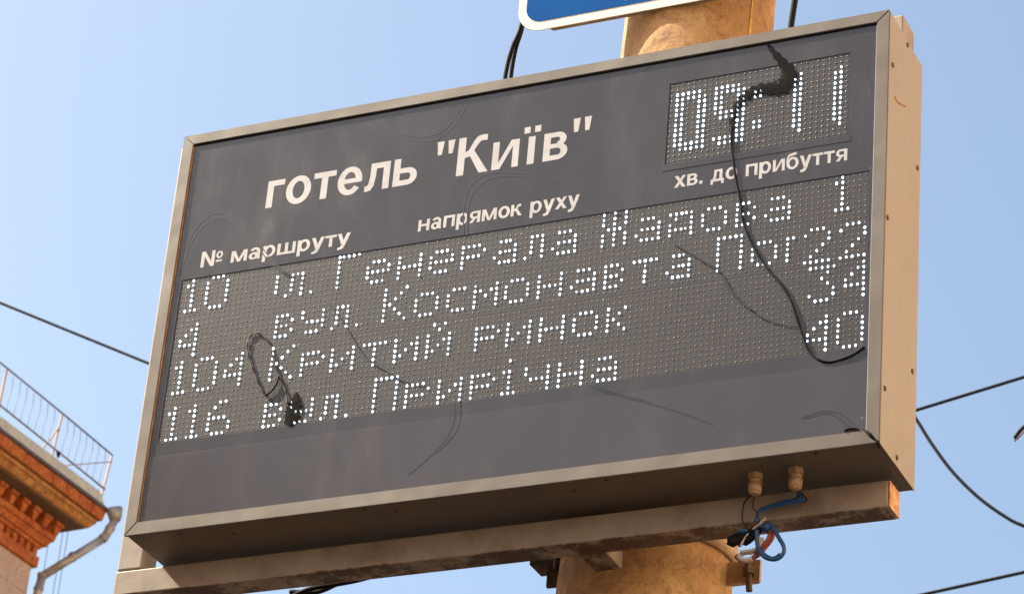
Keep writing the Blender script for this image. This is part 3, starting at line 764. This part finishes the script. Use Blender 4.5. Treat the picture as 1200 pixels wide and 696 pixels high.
blob([(900, 53), (908, 63), (917, 74), (924, 84), (924, 94), (915, 102), (903, 104), (890, 105), (878, 110), (868, 118), (861, 130), (858, 143), (857, 155)], [2, 4, 6.5, 10, 9, 7, 6, 5, 4, 3.5, 2.2], -.0014, 3, par=cord)
loop = thing('wire_loop', 'frayed brown wire loop ending in a black clump on the lower left of the display', 'wire', at(318, 430, 1, -.004))
k7 = 100 / 535
bm = B(); tube(bm, BP(zt(270, 380, k7, [(355, 500), (350, 430), (320, 360), (285, 280), (262, 190), (230, 100), (180, 55), (130, 65), (105, 120), (110, 190), (135, 270), (165, 350), (200, 420), (245, 470), (252, 460)])), lambda s: .0013 + .0004 * math.sin(s * 90), 6); obj('wire', bm, 'brownwire', loop, True)
bm = B(); tube(bm, BP(zt(270, 380, k7, [(215, 445), (250, 425), (285, 380), (305, 325)]), -.0030), .0018, 6); obj('wire', bm, 'black', loop, True)
blob(zt(270, 380, k7, [(415, 425), (412, 460), (405, 500), (395, 545), (378, 590), (362, 635)]), [1.2, 4.5, 8.5, 9, 8, 5], -.0014, 9, 'black_clump', loop)

# ------------------------------------------------------------------ wiring under the board
hv = lambda pts, y=.085: [at(x, yy, 1, y) for x, yy in pts]
k8 = 120 / 522
z8 = lambda pts: [(840 + x * k8, 520 + y * k8) for x, y in pts]
wr = thing('wiring_bundle', 'tangle of blue, red and white wires hanging below the cable glands', 'wires', at(885, 625, 1, .085))
def wire(name, pts, r, mat, y=.085, dy=0.0):
    bm = B(); q = z8(pts); n_ = len(q)
    tube(bm, [at(a, b, 1, y + dy * i / (n_ - 1)) for i, (a, b) in enumerate(q)], r, 8); return obj(name, bm, mat, wr, True)
wire('blue_wire', [(408, 235), (415, 262), (395, 285), (340, 295), (270, 315), (220, 340), (208, 370), (215, 410), (205, 450)], .0028, 'blue')
wire('blue_wire', [(405, 235), (430, 265), (445, 285), (400, 295), (330, 310), (250, 330), (212, 352), (200, 395)], .0028, 'blue', .079)
wire('blue_wire', [(410, 238), (438, 268), (452, 285), (440, 290)], .003, 'black', .083)
wire('blue_wire', [(205, 440), (203, 480), (212, 530), (240, 572), (280, 588), (318, 580), (342, 550), (338, 515), (315, 475), (290, 430), (265, 405)], .0034, 'blue', .075)
wire('blue_wire', [(210, 440), (213, 490), (225, 540), (255, 570), (290, 580), (325, 560)], .0026, 'blue', .082)
wire('red_wire', [(290, 445), (280, 480), (250, 520), (215, 560), (170, 588), (125, 592), (100, 570)], .0042, 'redw', .088)
wire('red_wire', [(270, 440), (262, 480), (235, 515), (190, 550)], .0030, 'redw', .082)
wire('white_wire', [(228, 480), (225, 520), (190, 548), (140, 555), (115, 575), (140, 592), (180, 585)], .0040, 'whitew', .084)
wire('white_wire', [(225, 500), (200, 535), (160, 545), (120, 550)], .003, 'whitew', .080)
wire('thin_wire', [(190, 262), (186, 300), (183, 325), (205, 345), (210, 370)], .0014, 'brownwire', .074)
wire('thin_wire', [(250, 375), (220, 405), (190, 430), (150, 470), (120, 520)], .0018, 'whitew', .079)
wire('thin_wire', [(180, 258), (140, 300), (130, 380), (150, 425), (185, 445)], .0014, 'brownwire', .085)
def lump(name, c, r, mat, y=.085, sq=(1, 1, 1)):
    bm = B(); p = at(*z8([c])[0], 1, y); bmesh.ops.create_icosphere(bm, subdivisions=2, radius=1)
    for v in bm.verts:
        v.co = p + Vector([v.co[i] * r * sq[i] * (1 + .18 * math.sin(v.co.x * 9 + v.co.z * 7 + i)) for i in range(3)])
    return obj(name, bm, mat, wr, True)
lump('tape_wrap', (85, 495), .0105, 'black', .08, (1.1, .8, .9)); lump('tape_wrap', (150, 478), .011, 'black', .088, (1.5, .8, 1.1)); lump('connector', (255, 425), .0085, 'blue', .078, (1.1, .8, 1.0)); lump('tape_wrap', (185, 455), .009, 'black', .085, (1.2, .9, .9))
lump('connector', (130, 445), .006, 'blue', .079, (1.6, .8, .7)); lump('connector', (215, 490), .0045, 'whitew', .082, (1, 1, 1.2))
wire('black_wire', [(60, 490), (100, 470), (150, 490), (190, 470), (230, 430)], .0045, 'black', .083)
wire('black_wire', [(110, 520), (140, 490), (170, 450), (190, 430)], .0035, 'black', .081)

# ------------------------------------------------------------------ blue road sign on the pole
YSN = .2135
SX0, SZ0 = .533, .535
c0 = at(608.5, 10, 1, YSN); c1 = at(640, 34, 1, YSN)
SX0 = c0.x - .001; SZ0 = c1.z
sg = thing('road_sign', 'blue road sign with rounded white border, cut off at the top, fixed to the pole', 'sign', (SX0 + .35, .18, SZ0))
def rrect(x0, z0, x1, z1, r, y, n=10):
    out = []
    for cx, cz, a0 in ((x1 - r, z0 + r, -90), (x1 - r, z1 - r, 0), (x0 + r, z1 - r, 90), (x0 + r, z0 + r, 180)):
        for k in range(n + 1):
            a = math.radians(a0 + 90 * k / n); out.append(Vector((cx + r * math.cos(a), y, cz + r * math.sin(a))))
    return out
SX1, SZ1 = SX0 + .70, SZ0 + .70
bm = B(); prism(bm, rrect(SX0, SZ0, SX1, SZ1, .050, YSN), (0, .0022, 0)); obj('white_border', bm, 'signwhite', sg)
bm = B(); prism(bm, rrect(SX0 + .0165, SZ0 + .0185, SX1 - .0165, SZ1 - .0185, .034, YSN - .0008), (0, .0006, 0)); obj('blue_field', bm, 'signblue', sg)
fl = B()
R0 = rrect(SX0 + .060, SZ0 + .003, SX1 - .060, SZ1 - .003, .012, YSN + .0025); R1_ = rrect(SX0 + .063, SZ0 + .006, SX1 - .063, SZ1 - .006, .010, YSN + .0025)
a = [fl.verts.new(p) for p in R0]; b = [fl.verts.new(p + Vector((0, .012, 0))) for p in R0]; c = [fl.verts.new(p + Vector((0, .012, 0))) for p in R1_]; d = [fl.verts.new(p) for p in R1_]
for k in range(len(a)):
    q = (k + 1) % len(a)
    for s0, s1 in ((a, b), (b, c), (c, d)): fl.faces.new((s0[k], s0[q], s1[q], s1[k]))
bmesh.ops.recalc_face_normals(fl, faces=fl.faces); obj('back_flange', fl, 'signback', sg)
bm = B(); box(bm, (.70, YSN + .021, SZ0 + .25), (.94, YSN + .027, SZ0 + .29)); obj('fixing_strap', bm, 'signback', sg)

# ------------------------------------------------------------------ loose cables and overhead wires
def cable(pts, r, label, name='cable', mat='black', cat='cable', group=None, seg=7):
    bm = B(); tube(bm, pts, r, seg); return tag(obj(name, bm, mat, None, True), label, cat, group)
y_ = .27
cable([at(622, -30, 1, y_), at(611, 30, 1, y_), at(601, 55, 1, y_), at(594, 80, 1, y_), at(590, 110, 1, y_), at(588, 170, 1, y_)], .0042, 'outer of the two black cables dropping from the blue sign behind the board')
cable([at(624, -30, 1, y_ + .01), at(612, 32, 1, y_ + .01), at(605, 55, 1, y_ + .01), at(600, 80, 1, y_ + .01), at(597, 110, 1, y_ + .01), at(594, 170, 1, y_ + .01)], .0042, 'inner of the two black cables, nearest the pole, dropping behind the board')
cable([at(936, -30, 1, .22), at(931.5, 0, 1, .22), at(926.5, 34, 1, .22), at(920, 90, 1, .22)], .0058, 'thick black cable rising above the board right of the pole')
cable([at(330, 705, 1, .30), at(362, 690, 1, .30), at(395, 684, 1, .30), at(432, 676, 1, .30), at(520, 650, 1, .30), at(640, 640, 1, .30)], .0045, 'lower black cable running under the beam towards the pole', seg=6)
cable([at(340, 693, 1, .31), at(372, 693, 1, .31), at(400, 682, 1, .31), at(436, 673, 1, .31), at(530, 645, 1, .31), at(640, 636, 1, .31)], .0045, 'upper black cable running under the beam towards the pole', seg=6)
def wire_line(p0, p1, r, label, sag=0, y0=9, y1=9):
    a = at(*p0, 1, y0); b = at(*p1, 1, y1); P = [a.lerp(b, k / 16) - Z * (sag * 4 * (k / 16) * (1 - k / 16)) for k in range(17)]
    return cable(P, r, label, 'overhead_wire', 'black', 'wire')
wire_line((-60, 330.5), (300, 477), .0085, 'straight overhead wire in the sky left of the board', 0)
wire_line((1000, 503), (1300, 411), .0085, 'taut overhead wire rising to the right of the board')
wire_line((1000, 714), (1300, 648), .0085, 'lowest overhead wire at the bottom right corner of the sky')
cable([at(x, y, 1, 8.0) for x, y in ((1010, 400), (1045, 450), (1073, 490), (1090, 517), (1115, 551), (1145, 581), (1175, 603), (1200, 616), (1260, 636))], .008, 'slack curved wire hanging down to the right of the board', 'overhead_wire', cat='wire')
ce = thing('cut_cable_end', 'frayed cut cable end with a red strand poking in at the right edge', 'cable', at(1190, 513, 1, 6))
for nm, pts, mt, rr in (('black_sheath', [(1225, 480), (1205, 496), (1196, 504), (1189, 513)], 'black', .0075), ('red_strand', [(1226, 484), (1206, 501), (1197, 509), (1191.5, 515.5)], 'redw', .003), ('strand', [(1193, 508), (1190, 512), (1189.5, 517)], 'black', .003)):
    bm = B(); tube(bm, [at(x, y, 1, 6) for x, y in pts], rr, 6); obj(nm, bm, mt, ce, True)
bpy.context.view_layer.update()
